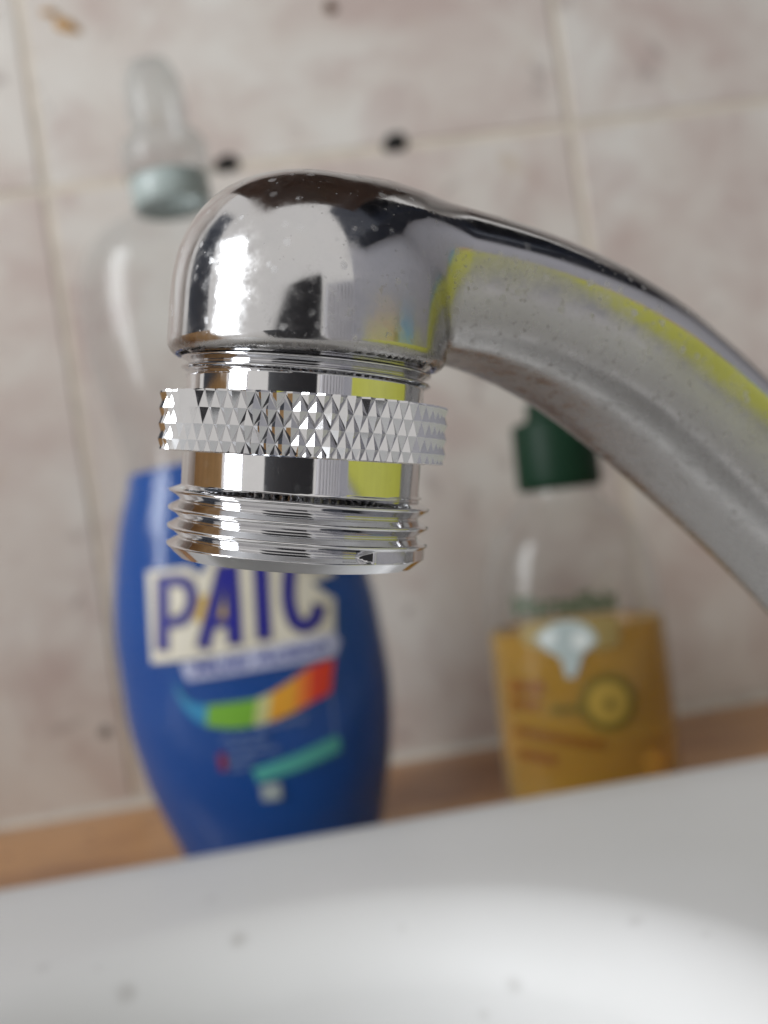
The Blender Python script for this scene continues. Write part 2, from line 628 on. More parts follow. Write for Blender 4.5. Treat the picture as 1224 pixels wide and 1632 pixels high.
for px, py, rad, amt in ((381, 1499, 3.0, 0.75), (200, 1583, 3.0, 0.65), (68, 1543, 2.4, 0.35), (822, 1570, 2.4, 0.4), (1012, 1468, 2.0, 0.35),
                         (336, 1432, 2.2, 0.3), (770, 1617, 1.8, 0.3), (155, 1545, 1.6, 0.25), (1125, 1490, 1.6, 0.25), (640, 1480, 1.2, 0.25)):
    q = on_z(px, py, RIM_Z - 1.0)
    rr = q[:2] - BC
    # onto the bowl surface: march along the view ray until below the surface
    d = ray(px, py)
    rad_in = (abs(rr[0] / BA)**2.15 + abs(rr[1] / BB)**2.15)**(1 / 2.15)
    if rad_in < 1.0:
        L = q / d[2] * 1.0
        lo_t, best = None, None
        for tt in np.linspace(abs(q[2] / d[2]), abs(q[2] / d[2]) * 2.2, 400):
            c_ = d * tt
            ang = math.atan2(c_[1] - BC[1], c_[0] - BC[0])
            j = int(round(ang / (2 * math.pi) * nth)) % nth
            rc = math.hypot(*(c_[:2] - BC))
            rads = [np.linalg.norm(s_[0][j]) for s_ in sec[9:]]
            zs = [RIM_Z + s_[1] for s_ in sec[9:]]
            zsurf = np.interp(-rc, [-r_ for r_ in rads], zs)
            if c_[2] <= zsurf:
                best = c_
                break
        q = best if best is not None else q
    q = (q - b_org) * 0.001
    spots.append((q[0], q[1], q[2], rad * 0.0009, amt))
basin = mesh_obj('washbasin', v, f, porcelain_material(spots), None, b_org)
recalc(basin)
basin['label'] = 'white glazed washbasin with grey specks below the tap'
basin['category'] = 'washbasin'

# ------------------------------------------------------------------ spout: implicit surface, meshed and projected
PXMM = 15.6
D0 = FPX / PXMM                               # depth of the outlet axis
AX0 = np.array([(485 - CX) / PXMM, D0, (CY - 680) / PXMM])   # point on the axis, camera frame
AZ = np.array([0.058, -0.050, 1.0]); AZ /= np.linalg.norm(AZ)
AXX = np.array([1.0, 0, 0]) - AZ * AZ[0]; AXX /= np.linalg.norm(AXX)
AYY = np.cross(AZ, AXX)
ARM_YAW = math.radians(26.0)                  # away from the viewer as it runs right
AT = np.array([math.cos(ARM_YAW), math.sin(ARM_YAW), 0.0])
AN = np.array([-math.sin(ARM_YAW), math.cos(ARM_YAW), 0.0])
AC = AX0 + AZ * ((680 - 420) / PXMM)


def half_w(s_):
    t = np.clip((np.asarray(s_, float) - 6) / 36.0, 0, 1)
    return 9.6 + 3.0 * t * t * (3 - 2 * t)


def to_plane(px, py, v):
    d = np.array([(px - CX) / FPX, 1.0, (CY - py) / FPX])
    t = (AC @ AN + v) / (d @ AN)
    q = d * t
    return ((q - AC) @ AT, q[2])


top_c = np.array([to_plane(x, y, -1.0) for x, y in ((470, 290), (540, 293), (600, 303), (700, 332), (800, 364), (900, 408), (1000, 466), (1100, 545), (1160, 600), (1224, 668))])
bot_c = np.array([to_plane(x, y, 2.2 - half_w(to_plane(x, y, -9.0)[0])) for x, y in ((600, 536), (660, 540), (720, 546), (813, 560), (880, 580), (947, 607), (1013, 643), (1080, 690), (1124, 726), (1224, 818))])
tc, bc = smooth_profile(top_c, 200), smooth_profile(bot_c, 26)
cen = [(1.0, (tc[0, 1] + bc[0, 1]) / 2, (tc[0, 1] - bc[0, 1]) / 2)]
for b in bc:
    dd = np.hypot(*(tc - b).T)
    k_ = int(np.argmin(dd))
    if 3 < k_ < 197:
        cen.append((*((tc[k_] + b) / 2), dd[k_] / 2))
cen = np.array(cen)
dirn = cen[-1, :2] - cen[-4, :2]
dirn /= np.linalg.norm(dirn)
L0 = cen[-1]
ext = [(*(L0[:2] + dirn * 14), L0[2] + 0.1), (*(L0[:2] + dirn * 30 + np.array([-0.5, -0.8])), L0[2] + 0.3), (*(L0[:2] + dirn * 46 + np.array([-2.5, -2.6])), L0[2] + 0.5),
       (*(L0[:2] + dirn * 58 + np.array([-5.5, -6.0])), L0[2] + 0.7)]
cen = np.concatenate([cen, ext])
PX_, PZ_, PH_ = smooth_profile(cen, 170).T
for _ in range(8):
    for A_ in (PX_, PZ_, PH_):
        A_[1:-1] = (A_[:-2] + 2 * A_[1:-1] + A_[2:]) / 4
TX, TZ = np.gradient(PX_), np.gradient(PZ_)
tl = np.hypot(TX, TZ); TX /= tl; TZ /= tl


def f_arm(P):
    X, vv, Z = (P - AC) @ AT, (P - AC) @ AN, P[:, 2]
    best = np.full(len(X), 1e18); bi = np.zeros(len(X), int)
    for i in range(0, len(PX_)):
        d2 = (X - PX_[i])**2 + (Z - PZ_[i])**2
        m = d2 < best
        best[m] = d2[m]; bi[m] = i
    s = (X - PX_[bi]) * TX[bi] + (Z - PZ_[bi]) * TZ[bi]
    bj = np.clip(bi + np.where(s > 0, 1, -1), 0, len(PX_) - 1)
    seg = np.hypot(PX_[bj] - PX_[bi], PZ_[bj] - PZ_[bi]) + 1e-9
    w = np.clip(np.abs(s) / seg, 0, 1) * (bj != bi)
    lerp = lambda A: A[bi] * (1 - w) + A[bj] * w
    tx, tz = lerp(TX), lerp(TZ)
    l = np.hypot(tx, tz); tx /= l; tz /= l
    cx_, cz_ = lerp(PX_), lerp(PZ_)
    up = -(X - cx_) * tz + (Z - cz_) * tx      # + is the top side
    over = (X - cx_) * tx + (Z - cz_) * tz     # past the ends
    ht = lerp(PH_)
    wd = half_w(X)
    av = np.abs(vv)
    un = up / ht
    sm = np.clip((un + 0.75) / 1.3, 0, 1)
    sm = sm * sm * (3 - 2 * sm)
    pe = 4.6 * (1 - sm) + 2.35 * sm
    we = wd - 1.6 * np.maximum(0.42 - un, 0)**1.45
    back = np.where(bi == 0, np.maximum(-over, 0), 0) / 7.0
    g = ((av / we)**pe + np.abs(un)**pe + back**pe + 1e-12)**(1.0 / pe)
    d = (g - 1.0) * 7.5
    return np.maximum(d, np.where(bi == len(PX_) - 1, over - 0.6, -1e3))


HZ0 = 6.2                                     # underside of the head above the axis point
HR, HZC, HH = 14.1, 11.6, 13.4


def smax(a, b, k):
    h = np.clip(0.5 - 0.5 * (b - a) / k, 0, 1)
    return b * (1 - h) + a * h + k * h * (1 - h)


def f_head(P):
    Q = P - AX0
    x, y, z = Q @ AXX, Q @ AYY, Q @ AZ
    r = np.hypot(x, y)
    zu = np.maximum(z - HZC, 0) / HH
    q = 2.45
    rn = r / (HR - 0.02 * np.maximum(z - HZ0, 0))
    dome = ((rn**q + zu**q + 1e-12)**(1 / q) - 1) * HR
    bot = HZ0 - z
    # rounded lower edge
    rd = 1.5
    a, b = np.maximum(dome + rd, 0), np.maximum(bot + rd, 0)
    d = np.hypot(a, b) + np.minimum(np.maximum(dome + rd, bot + rd), 0) - rd
    return smax(d, -np.maximum(r - 12.85, z - (HZ0 + 2.2)), 0.5)


def f_spout(P):
    a, b = f_head(P), f_arm(P)
    # keep the arm out of the opening
    Q = P - AX0
    x, y, z = Q @ AXX, Q @ AYY, Q @ AZ
    r = np.hypot(x, y)
    b = np.maximum(b, -np.maximum(r - 13.2, z - (HZ0 + 2.2)))
    kk = 1.0 + 3.2 * np.clip((z - 12.0) / 9.0, 0, 1) * np.clip((x - 2.0) / 9.0, 0, 1)
    h = np.clip(0.5 + 0.5 * (b - a) / kk, 0, 1)
    return b * (1 - h) + a * h - kk * h * (1 - h)


def surface_net(fn, lo, hi, h):
    ns = [int(math.ceil((hi[i] - lo[i]) / h)) + 1 for i in range(3)]
    gx, gy, gz = (lo[i] + h * np.arange(ns[i]) for i in range(3))
    G = np.empty(ns)
    for i in range(ns[0]):
        YY, ZZ = np.meshgrid(gy, gz, indexing='ij')
        G[i] = fn(np.column_stack([np.full(YY.size, gx[i]), YY.ravel(), ZZ.ravel()])).reshape(ns[1], ns[2])
    I = G < 0
    c = np.zeros([n - 1 for n in ns], int)
    for dx in (0, 1):
        for dy in (0, 1):
            for dz in (0, 1):
                c += I[dx:ns[0] - 1 + dx, dy:ns[1] - 1 + dy, dz:ns[2] - 1 + dz]
    act = (c > 0) & (c < 8)
    idx = -np.ones(act.shape, int)
    cells = np.argwhere(act)
    idx[act] = np.arange(len(cells))
    acc = np.zeros((len(cells), 3)); cnt = np.zeros(len(cells))
    corners = [np.array((a, b, d)) for a in (0, 1) for b in (0, 1) for d in (0, 1)]
    for ca in corners:
        for axis in range(3):
            if ca[axis]:
                continue
            cb = ca.copy(); cb[axis] = 1
            A, B = cells + ca, cells + cb
            ga, gb = G[tuple(A.T)], G[tuple(B.T)]
            m = (ga < 0) != (gb < 0)
            t = np.where(m, ga / np.where(m, ga - gb, 1), 0)
            pt = ca + t[:, None] * (cb - ca)
            acc[m] += pt[m]; cnt[m] += 1
    V = (cells + acc / cnt[:, None]) * h + np.array(lo)
    F = []
    for axis in range(3):
        o1, o2 = (axis + 1) % 3, (axis + 2) % 3
        sl0 = [slice(None)] * 3; sl1 = [slice(None)] * 3
        sl0[axis] = slice(0, ns[axis] - 1); sl1[axis] = slice(1, ns[axis])
        ch = I[tuple(sl0)] != I[tuple(sl1)]
        ed = np.argwhere(ch)
        ed = ed[(ed[:, o1] > 0) & (ed[:, o2] > 0) & (ed[:, o1] < ns[o1] - 1) & (ed[:, o2] < ns[o2] - 1)]
        ins = I[tuple(ed.T)]
        q = []
        for a, b in ((0, 0), (1, 0), (1, 1), (0, 1)):
            e2 = ed.copy(); e2[:, o1] -= 1 - a; e2[:, o2] -= 1 - b
            q.append(idx[tuple(e2.T)])
        q = np.stack(q, 1)
        q[~ins] = q[~ins][:, ::-1]
        F.append(q)
    F = np.concatenate(F)

    def grad(P, e=0.02):
        g = np.zeros_like(P)
        for i in range(3):
            d = np.zeros(3); d[i] = e
            g[:, i] = (fn(P + d) - fn(P - d)) / (2 * e)
        return g
    for _ in range(4):
        g = grad(V); val = fn(V)
        stp = -val[:, None] * g / (np.sum(g * g, 1)[:, None] + 1e-9)
        ln = np.linalg.norm(stp, axis=1, keepdims=True)
        V = V + stp * np.minimum(1, 0.35 * h / (ln + 1e-9))
    N = grad(V, 0.05)
    N /= np.linalg.norm(N, axis=1, keepdims=True) + 1e-9
    return V, F, N


endc = AC + AT * PX_[-1]; endc[2] = PZ_[-1]
lo = (AX0[0] - 17, D0 - 17, PZ_.min() - 9)
hi = (endc[0] + 16, endc[1] + 13, PZ_.max() + 13)
V, F, N = surface_net(f_spout, lo, hi, 0.56)
Vr = cam2room(V)
end = cam2room(endc[None])[0]
tap_org = np.array([end[0], end[1], RIM_Z - 1.0])
tap = thing('tap', tap_org, 'chrome tap with a curved spout reaching in from the right edge', 'tap')
Nr = cam2room(N)
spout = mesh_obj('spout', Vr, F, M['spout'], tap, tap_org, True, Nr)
# pillar the spout grows out of, standing on the basin deck
pr = [(19, 19, RIM_Z - 2.0), (19, 19, RIM_Z + 3), (18, 18, RIM_Z + 5), (14.5, 14.5, RIM_Z + 6.5), (13.5, 13.5, RIM_Z + 12), (13, 13, max(end[2] + 2, RIM_Z + 14)), (11, 11, max(end[2] + 5, RIM_Z + 17))]
print('spout end', end)
v, f = rings(pr, 48, True, True)
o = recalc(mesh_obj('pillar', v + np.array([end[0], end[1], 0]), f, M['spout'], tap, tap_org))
auto_sharp(o)


# ------------------------------------------------------------------ threaded hose adapter
def axis2room(v):
    v = np.asarray(v, float)
    return cam2room(AX0 + v[:, 0:1] * AXX + v[:, 1:2] * AYY + v[:, 2:3] * AZ)


ad_org = axis2room(np.array([[0, 0, -13.7]]))[0]
adapter = thing('hose_adapter', ad_org, 'threaded metal hose adapter with knurled ring screwed under the tap outlet', 'adapter')


def lathe(name, rfun, z0_, z1_, nz, mat, nth_=288, inner_r=None, zs=None):
    """surface r = rfun(z, theta), optionally closed by an inner bore"""
    th_ = np.arange(nth_) * 2 * math.pi / nth_
    zs = np.linspace(z0_, z1_, nz) if zs is None else np.asarray(zs)
    vs_ = []
    for z in zs:
        r = rfun(z, th_)
        vs_.append(np.stack([r * np.cos(th_), r * np.sin(th_), np.full(nth_, z)], 1))
    if inner_r:
        for z in (zs[-1], zs[0]):
            vs_.append(np.stack([inner_r * np.cos(th_), inner_r * np.sin(th_), np.full(nth_, z)], 1))
    n = len(vs_)
    v = np.concatenate(vs_)
    f = []
    for i in range(n if inner_r else n - 1):
        i2 = (i + 1) % n
        for j in range(nth_):
            k_ = (j + 1) % nth_
            f.append((i * nth_ + j, i * nth_ + k_, i2 * nth_ + k_, i2 * nth_ + j))
    o = mesh_obj(name, axis2room(v), f, mat, adapter, ad_org)
    return recalc(o)


def helix(name, P, zref, prof, zmin, zmax, limit, bore, mat, nth_=240):
    """screw thread: rows follow the helix so crests and roots are true edges"""
    m = len(prof)
    pp = np.array(list(prof) + [prof[0]])
    nrow_ = int(((zmax - zmin) / P + 2.5) * m)
    tt_ = np.arange(nth_ + 1) * 2 * math.pi / nth_
    th_ = tt_ - math.pi / 2                       # the seam is at the far side of the start
    k0 = math.floor((zmin - zref) / P) - 1

    def rad(z, t):
        ph = ((z - zref) / P + (t + math.pi / 2) / (2 * math.pi) - 1.0) % 1.0
        return limit(z, t, np.interp(ph * m, np.arange(m + 1), pp))
    v, nn, f = [], [], []
    for k_ in range(nrow_):
        z = np.clip(zref + (k0 + k_ / m) * P - P * tt_ / (2 * math.pi) + P, zmin, zmax)
        r = rad(z, th_)
        e = 0.045
        drz = (rad(z + e, th_) - rad(z - e, th_)) / (2 * e)
        drt = (rad(z, th_ + 0.004) - rad(z, th_ - 0.004)) / 0.008
        v.append(np.stack([r * np.cos(th_), r * np.sin(th_), z], 1))
        q = np.stack([np.cos(th_) + drt / r * np.sin(th_), np.sin(th_) - drt / r * np.cos(th_), -drz], 1)
        nn.append(q / np.linalg.norm(q, axis=1, keepdims=True))
    n1 = nth_ + 1
    v, nn = np.concatenate(v), np.concatenate(nn)
    for k_ in range(nrow_ - 1):
        for j in range(nth_):
            q = (k_ * n1 + j, k_ * n1 + j + 1, (k_ + 1) * n1 + j + 1, (k_ + 1) * n1 + j)
            zz = v[list(q), 2]
            if zz.max() - zz.min() > 1e-7:
                f.append(q)
    v, nn = list(v), list(nn)

    def ringrows(rows, nv):
        b0 = len(v)
        for r, z in rows:
            for t in th_[:-1]:
                rr = float(rad(np.array([z]), np.array([t]))[0]) if r is None else r
                v.append(np.array([rr * math.cos(t), rr * math.sin(t), z]))
                nn.append(np.array(nv) if nv else np.array([-math.cos(t), -math.sin(t), 0.0]))
        for j in range(nth_):
            k2 = (j + 1) % nth_
            f.append((b0 + j, b0 + k2, b0 + nth_ + k2, b0 + nth_ + j))
    ringrows([(None, zmax), (bore, zmax)], (0, 0, 1.0))
    ringrows([(bore, zmin), (None, zmin)], (0, 0, -1.0))
    ringrows([(bore, zmax), (bore, zmin)], None)
    nn = np.array(nn)
    nr = cam2room(nn[:, 0:1] * AXX + nn[:, 1:2] * AYY + nn[:, 2:3] * AZ)
    return mesh_obj(name, axis2room(np.array(v)), f, mat, adapter, ad_org, True, nr)


RT, RC = 12.06, 13.22


def tri_profile(root, crest, m=16, fl=2):
    up_ = np.concatenate([np.full(fl, crest), np.linspace(crest, root, m // 2 - fl + 1)[1:], np.full(fl - 1, root), np.linspace(root, crest, m // 2 - fl + 2)[1:-1]])
    return list(np.resize(up_, m))


def outlet_limit(z, t, r):
    # lead chamfer at the mouth, short run-out under the plain band
    lead = RC + 0.02 - np.clip((-12.45 - z) / 1.25, 0, 1)**1.1 * 1.35
    top = RT + np.clip((-6.5 - z) / 0.5, 0, 1) * 1.3
    # where the thread starts: a plain step on the right of the mouth
    tt = (t + math.pi / 2) % (2 * math.pi)
    w_ = np.clip((tt - 0.55) / 0.12, 0, 1) * np.clip((2.4 - tt) / 0.12, 0, 1) * np.clip((-11.15 - z) / 0.1, 0, 1)
    r = np.maximum(r, (RT + 0.02) + w_ * (12.95 - RT))
    r = np.where((z < -12.5), np.maximum(r, 12.75), r)
    return np.minimum(np.minimum(r, lead), top)


helix('threaded_outlet', 1.814, -7.35, tri_profile(RT, RC), -13.7, -3.2, outlet_limit, 9.6, M['adapter'])
helix('threaded_inlet', 1.0, 4.95, tri_profile(11.7, 12.62, 12, 2), 2.4, 9.2, lambda z, t, r: np.minimum(np.maximum(r, np.where(z < 4.5, 11.95, 0)), 11.95 + np.clip((z - 4.3) / 0.3, 0, 1)), 9.6, M['adapter'])
# rubber washer up inside the opening
o = lathe('washer', lambda z, t: np.full_like(t, 12.6), 9.25, 9.75, 2, M['gasket'], 96, inner_r=9.0)

# knurled ring: every pyramid cut by the crossed grooves
KN, KH = 64, 1.5
KZ0, KZ1 = -3.7, 3.2
RG, RA = 14.03, 14.54
bm = bmesh.new()
dth = 2 * math.pi / KN
nrow = 6
vid = {}


def kv(i2, row, r):
    key = (i2 % (2 * KN), row, r > RG)
    if key not in vid:
        t = (i2 % (2 * KN)) * dth / 2
        vid[key] = bm.verts.new((r * math.cos(t), r * math.sin(t), (KZ0 + KZ1) / 2 + row * KH - 0.35))
    return vid[key]


for row in range(-5, 6):
    for i in range(KN):
        i2 = 2 * i + (row % 2)
        jit = 1.0
        apex = kv(i2, row, RA)
        L, R_, T, B = kv(i2 - 1, row, RG), kv(i2 + 1, row, RG), kv(i2, row + 1, RG), kv(i2, row - 1, RG)
        for tri in ((apex, T, L), (apex, L, B), (apex, B, R_), (apex, R_, T)):
            try:
                bm.faces.new(tri)
            except ValueError:
                pass
bm.normal_update()
CH = 0.62
for zc, nn in ((KZ1 - CH, 1), (KZ0 + CH, -1)):
    bmesh.ops.bisect_plane(bm, geom=bm.verts[:] + bm.edges[:] + bm.faces[:], plane_co=(0, 0, zc), plane_no=(0, 0, nn), clear_outer=True)
# slightly blunted, hand-worn tips and uneven cutting
for vv in bm.verts:
    vv.co.z += random.gauss(0, 0.006)
    r = math.hypot(vv.co.x, vv.co.y)
    if r > RA - 0.01:
        s = (RA - abs(random.gauss(0, 0.035))) / r
        vv.co.x *= s; vv.co.y *= s
# end bands: extrude the cut edge inwards as a chamfer
for zc, ze in ((KZ1 - CH, KZ1), (KZ0 + CH, KZ0)):
    edges = [e for e in bm.edges if e.is_boundary and all(abs(v_.co.z - zc) < 1e-4 for v_ in e.verts)]
    for (dz, rr, clampr) in ((0.0, 14.34, True), ((ze - zc) * 0.45, 14.34, True), (ze - zc, 13.95, False), (ze - zc, 11.7, False)):
        ret = bmesh.ops.extrude_edge_only(bm, edges=edges)
        nv = [g for g in ret['geom'] if isinstance(g, bmesh.types.BMVert)]
        edges = [g for g in ret['geom'] if isinstance(g, bmesh.types.BMEdge)]
        for v_ in nv:
            r = math.hypot(v_.co.x, v_.co.y)
            v_.co.x *= rr / r; v_.co.y *= rr / r
            v_.co.z = zc + dz
bmesh.ops.recalc_face_normals(bm, faces=bm.faces)
kverts = np.array([v_.co[:] for v_ in bm.verts])
bm.verts.index_update()
kfaces = [tuple(v_.index for v_ in f_.verts) for f_ in bm.faces]
bm.free()
recalc(mesh_obj('knurled_ring', axis2room(kverts), kfaces, M['knurl'], adapter, ad_org, smooth=False))


# ------------------------------------------------------------------ bottles
def place(px, py, y):
    q = on_y(px, py, y)
    return np.array([q[0], q[1], SEAM_Z])


def shell_bottle(root, org, prof, depth_ratio, liquid_h, mats, n=110, wall_t=0.9):
    """clear body with wall thickness plus the liquid standing in it; returns (a(h), b(h))"""
    P = smooth_profile(prof, n)
    hs, aa, bb = P[:, 0], P[:, 1], P[:, 2]
    order = np.argsort(hs, kind='stable')
    A = lambda h: np.interp(h, hs, aa)
    B = lambda h: np.interp(h, hs, bb)
    outer = [(a, b, h) for h, a, b in P]
    v, f = rings(outer, 84, False, True)
    mesh_obj('body', v + org, f, mats[0], root, org)
    liq = [(max(a - wall_t, 0.5), max(b - wall_t, 0.5), max(h, wall_t)) for h, a, b in P if h < liquid_h]
    a, b = A(liquid_h) - wall_t, B(liquid_h) - wall_t
    liq += [(a, b, liquid_h), (a * 0.96, b * 0.96, liquid_h - 0.5)]
    v, f = rings(liq, 84, True, True)
    mesh_obj('liquid', v + org, f, mats[1], root, org)
    return A, B


class Label:
    """flat print wrapped onto the front of a bottle, traced in (x, h) millimetres"""

    def __init__(self, root, org, A, B, front, lean, mmpx):
        self.root, self.org, self.A, self.B = root, org, A, B
        self.front, self.mmpx = front, mmpx
        self.c, self.s = math.cos(lean), math.sin(lean)

    def to(self, px, py):
        q = on_y(px, py, self.org[1] - self.front)
        x, z = q[0] - self.org[0], q[2] - self.org[2]
        return np.array([x * self.c - z * self.s, x * self.s + z * self.c])

    def wrap(self, pts, off):
        pts = np.asarray(pts, float)
        a, b = self.A(pts[:, 1]) + off, self.B(pts[:, 1]) + off
        s = np.clip(pts[:, 0] / a, -0.985, 0.985)
        return np.stack([a * s, -b * np.sqrt(1 - s * s), pts[:, 1]], 1) + self.org

    def poly(self, name, polys, mat, off, parent=None, px=True, cell=2.5):
        """polys: list of simple polygons (pixel or mm), or ready triangles"""
        bm = bmesh.new()
        for pg in polys:
            pts = [self.to(*p) for p in pg] if px else pg
            vs_ = [bm.verts.new((p[0], p[1], 0)) for p in pts]
            try:
                bm.faces.new(vs_)
            except ValueError:
                pass
        bmesh.ops.triangulate(bm, faces=bm.faces[:])
        xs_ = [v_.co.x for v_ in bm.verts]; ys_ = [v_.co.y for v_ in bm.verts]
        for ax_, lo_, hi_ in ((0, min(xs_), max(xs_)), (1, min(ys_), max(ys_))):
            c = math.floor(lo_ / cell) * cell + cell
            while c < hi_:
                no = (1, 0, 0) if ax_ == 0 else (0, 1, 0)
                co = (c, 0, 0) if ax_ == 0 else (0, c, 0)
                bmesh.ops.bisect_plane(bm, geom=bm.verts[:] + bm.edges[:] + bm.faces[:], plane_co=co, plane_no=no)
                c += cell
        bm.verts.index_update()
        p2 = np.array([(v_.co.x, v_.co.y) for v_ in bm.verts])
        fc = [tuple(v_.index for v_ in f_.verts) for f_ in bm.faces]
        bm.free()
        return recalc_front(mesh_obj(name, self.wrap(p2, off), fc, mat, parent or self.root, self.org))

    def stroke_polys(self, pts, w0, w1=None, cap=True):
        """thick polyline (mm) as one polygon outline"""
        pts = np.asarray(pts, float)
        w1 = w0 if w1 is None else w1
        t = np.gradient(pts, axis=0)
        t /= np.linalg.norm(t, axis=1, keepdims=True) + 1e-9
        nn = np.stack([-t[:, 1], t[:, 0]], 1)
        ws = np.linspace(w0, w1, len(pts))[:, None] / 2
        Lp, Rp = pts + nn * ws, pts - nn * ws
        return [[tuple(Lp[i]), tuple(Lp[i + 1]), tuple(Rp[i + 1]), tuple(Rp[i])] for i in range(len(pts) - 1)]

    def text(self, name, body, p0, p1, height_px, mat, off, shear=0.0, parent=None, extrude=0.0):
        cu = bpy.data.curves.new('text', 'FONT')
        cu.body = body
        cu.size = 1.0
        cu.shear = shear
        cu.offset = extrude
        cu.resolution_u = 3
        to = bpy.data.objects.new('text_tmp', cu)
        COL.objects.link(to)
        dg = bpy.context.evaluated_depsgraph_get()
        me = bpy.data.meshes.new_from_object(to.evaluated_get(dg))
        vv_ = np.array([v_.co[:2] for v_ in me.vertices])
        fs = [tuple(p.vertices) for p in me.polygons]
        bpy.data.objects.remove(to)
        bpy.data.curves.remove(cu)
        a, b = self.to(*p0), self.to(*p1)
        mn, mx = vv_.min(0), vv_.max(0)
        ex = (b - a); ln = np.linalg.norm(ex); ex /= ln
        ey = np.array([-ex[1], ex[0]])
        u = (vv_[:, 0] - mn[0]) / (mx[0] - mn[0]) * ln
        w = (vv_[:, 1] - 0.0) / 0.7 * height_px * self.mmpx
        pts = a + u[:, None] * ex + w[:, None] * ey
        return recalc_front(mesh_obj(name, self.wrap(pts, off), fs, mat, parent or self.root, self.org))


def recalc_front(o):
    """print always faces the viewer's side (-y)"""
    bm = bmesh.new()
    bm.from_mesh(o.data)
    bm.normal_update()
    for f_ in bm.faces:
        if f_.normal.y > 0:
            f_.normal_flip()
    bm.to_mesh(o.data)
    bm.free()
    return o


# --- blue dish soap
B1Y = 294.0
LEAN1 = math.radians(-1.4)
o1 = place(457, 1352, B1Y)
soap = thing('dish_soap_bottle', o1, 'clear dish soap bottle half full of blue liquid, printed PAIC', 'bottle')
soap.rotation_euler = (0, LEAN1, 0)


def profile_from(rows, org, lean, slope, x_base, y_base, tail):
    out = []
    for py, hw, dr in rows:
        q = on_y(x_base + slope * (py - y_base), py, org[1])
        out.append((q[2] - org[2], hw * q[1] / FPX * 0.992, hw * q[1] / FPX * dr))
    out.sort()
    return out + tail(out[-1][0])


rows1 = [(1300, 172, .60), (1200, 200, .60), (1100, 213, .60), (1000, 212, .60), (950, 207, .60), (880, 193, .61), (800, 170, .63), (750, 150, .66), (715, 143, .68), (670, 150, .67), (600, 165, .65),
         (540, 172, .64), (480, 172, .64), (430, 166, .65), (390, 150, .67), (360, 118, .75), (345, 84, .85), (335, 60, 1.0)]
prof1 = [(0.6, 22, 11), (0.0, 25, 14), (2.0, 28.0, 17)] + profile_from(rows1, o1, LEAN1, 0.176, 457, 1352, lambda h: [(h + 8, 10.2, 10.2)])
NK = prof1[-1][0] - 8.0
print('neck', NK)
A1, B1 = shell_bottle(soap, o1, prof1, 0.6, profile_from([(736, 1, 1)], o1, 0, 0.176, 457, 1352, lambda h: [])[0][0], (M['clear'], M['blue']))
v, f = rings([(a, a, NK + h) for a, h in ((11.0, 0.6), (11.4, 1.0), (11.4, 8.6), (11.0, 9.2), (10.4, 9.2), (10.4, 0.6), (11.0, 0.6))], 56)
recalc(mesh_obj('neck_collar', v + o1, f, M['neck'], soap, o1))
v, f = rings([(a, a, NK + h) for a, h in ((10.0, 9.3), (12.0, 9.3), (12.6, 9.9), (12.3, 18.5), (11.2, 20.6), (8.2, 21.8), (7.8, 22.4), (8.6, 29), (8.0, 38), (5.6, 43), (2.2, 44.5))], 56, True, False)
capo = recalc(mesh_obj('cap', v + o1, f, M['clear_cap'], soap, o1))

lab = Label(soap, o1, A1, B1, 20.0, LEAN1, (B1Y - 20) / FPX)
Z5 = lambda x, y: (150 + x / 2.309, 880 + y / 2.309)


def zp(*pts):
    return [lab.to(*Z5(*p)) for p in pts]


def bez(pts, n=26):
    P = smooth_profile(np.asarray(pts, float), n)
    return P


letters = [
    ('P', [(zp((250, 92), (252, 220), (252, 362)), 37), (bez(zp((255, 108), (312, 104), (352, 122), (364, 165), (352, 215), (318, 252), (262, 262))), 30)]),
    ('A', [(zp((404, 348), (444, 200), (482, 48)), 38), (zp((505, 45), (516, 200), (523, 332)), 42), (zp((440, 258), (480, 256), (520, 250)), 24)]),
    ('I', [(zp((612, 22), (620, 160), (628, 315)), 42)]),
    ('C', [(bez(zp((812, 60), (800, 14), (764, 2), (728, 40), (716, 110), (718, 190), (738, 250), (776, 272), (812, 250), (828, 196))), 38)]),
]
K = lab.mmpx / 2.309
paths = [(pts, w) for _, ss in letters for pts, w in ss]


def rect_cap(pts, ext):
    pts = np.asarray(pts, float)
    a = pts[0] - (pts[1] - pts[0]) / np.linalg.norm(pts[1] - pts[0]) * ext
    b = pts[-1] + (pts[-1] - pts[-2]) / np.linalg.norm(pts[-1] - pts[-2]) * ext
    return np.concatenate([[a], pts, [b]])


logo = lab.poly('logo_ground', [[Z5(*p) for p in ((186, 72), (352, 52), (388, 84), (412, 60), (428, 6), (560, -18), (690, -34), (800, -44), (872, -20), (886, 84), (800, 112), (862, 160), (886, 172), (886, 300), (560, 356), (330, 396), (206, 414))]], M['cream'], 0.12)
lab.poly('logo_glow', [[Z5(*p) for p in ((380, 160), (470, 150), (490, 240), (400, 262), (350, 230))]], M['yellow'], 0.16, logo)
for i, (nm, ss) in enumerate(letters):
    for j, (pts, w) in enumerate(ss):
        lab.poly('letter_outline', lab.stroke_polys(rect_cap(pts, 7 * K), (w * 1.12 + 15) * K), M['dark'], 0.20 + 0.004 * j, logo, px=False, cell=4)
    for j, (pts, w) in enumerate(ss):
        lab.poly('letter', lab.stroke_polys(pts, w * 1.12 * K), M['navy'], 0.25 + 0.004 * j, logo, px=False, cell=4)
band = lab.poly('name_band', [[Z5(*p) for p in ((322, 408), (560, 360), (886, 296), (908, 330), (890, 384), (620, 424), (346, 472), (330, 440))]], M['lilac'], 0.17)
lab.text('name_lettering', 'Multi Action', Z5(368, 452), Z5(862, 364), 22, M['inkblue'], 0.23, 0.2, band, 0.03)
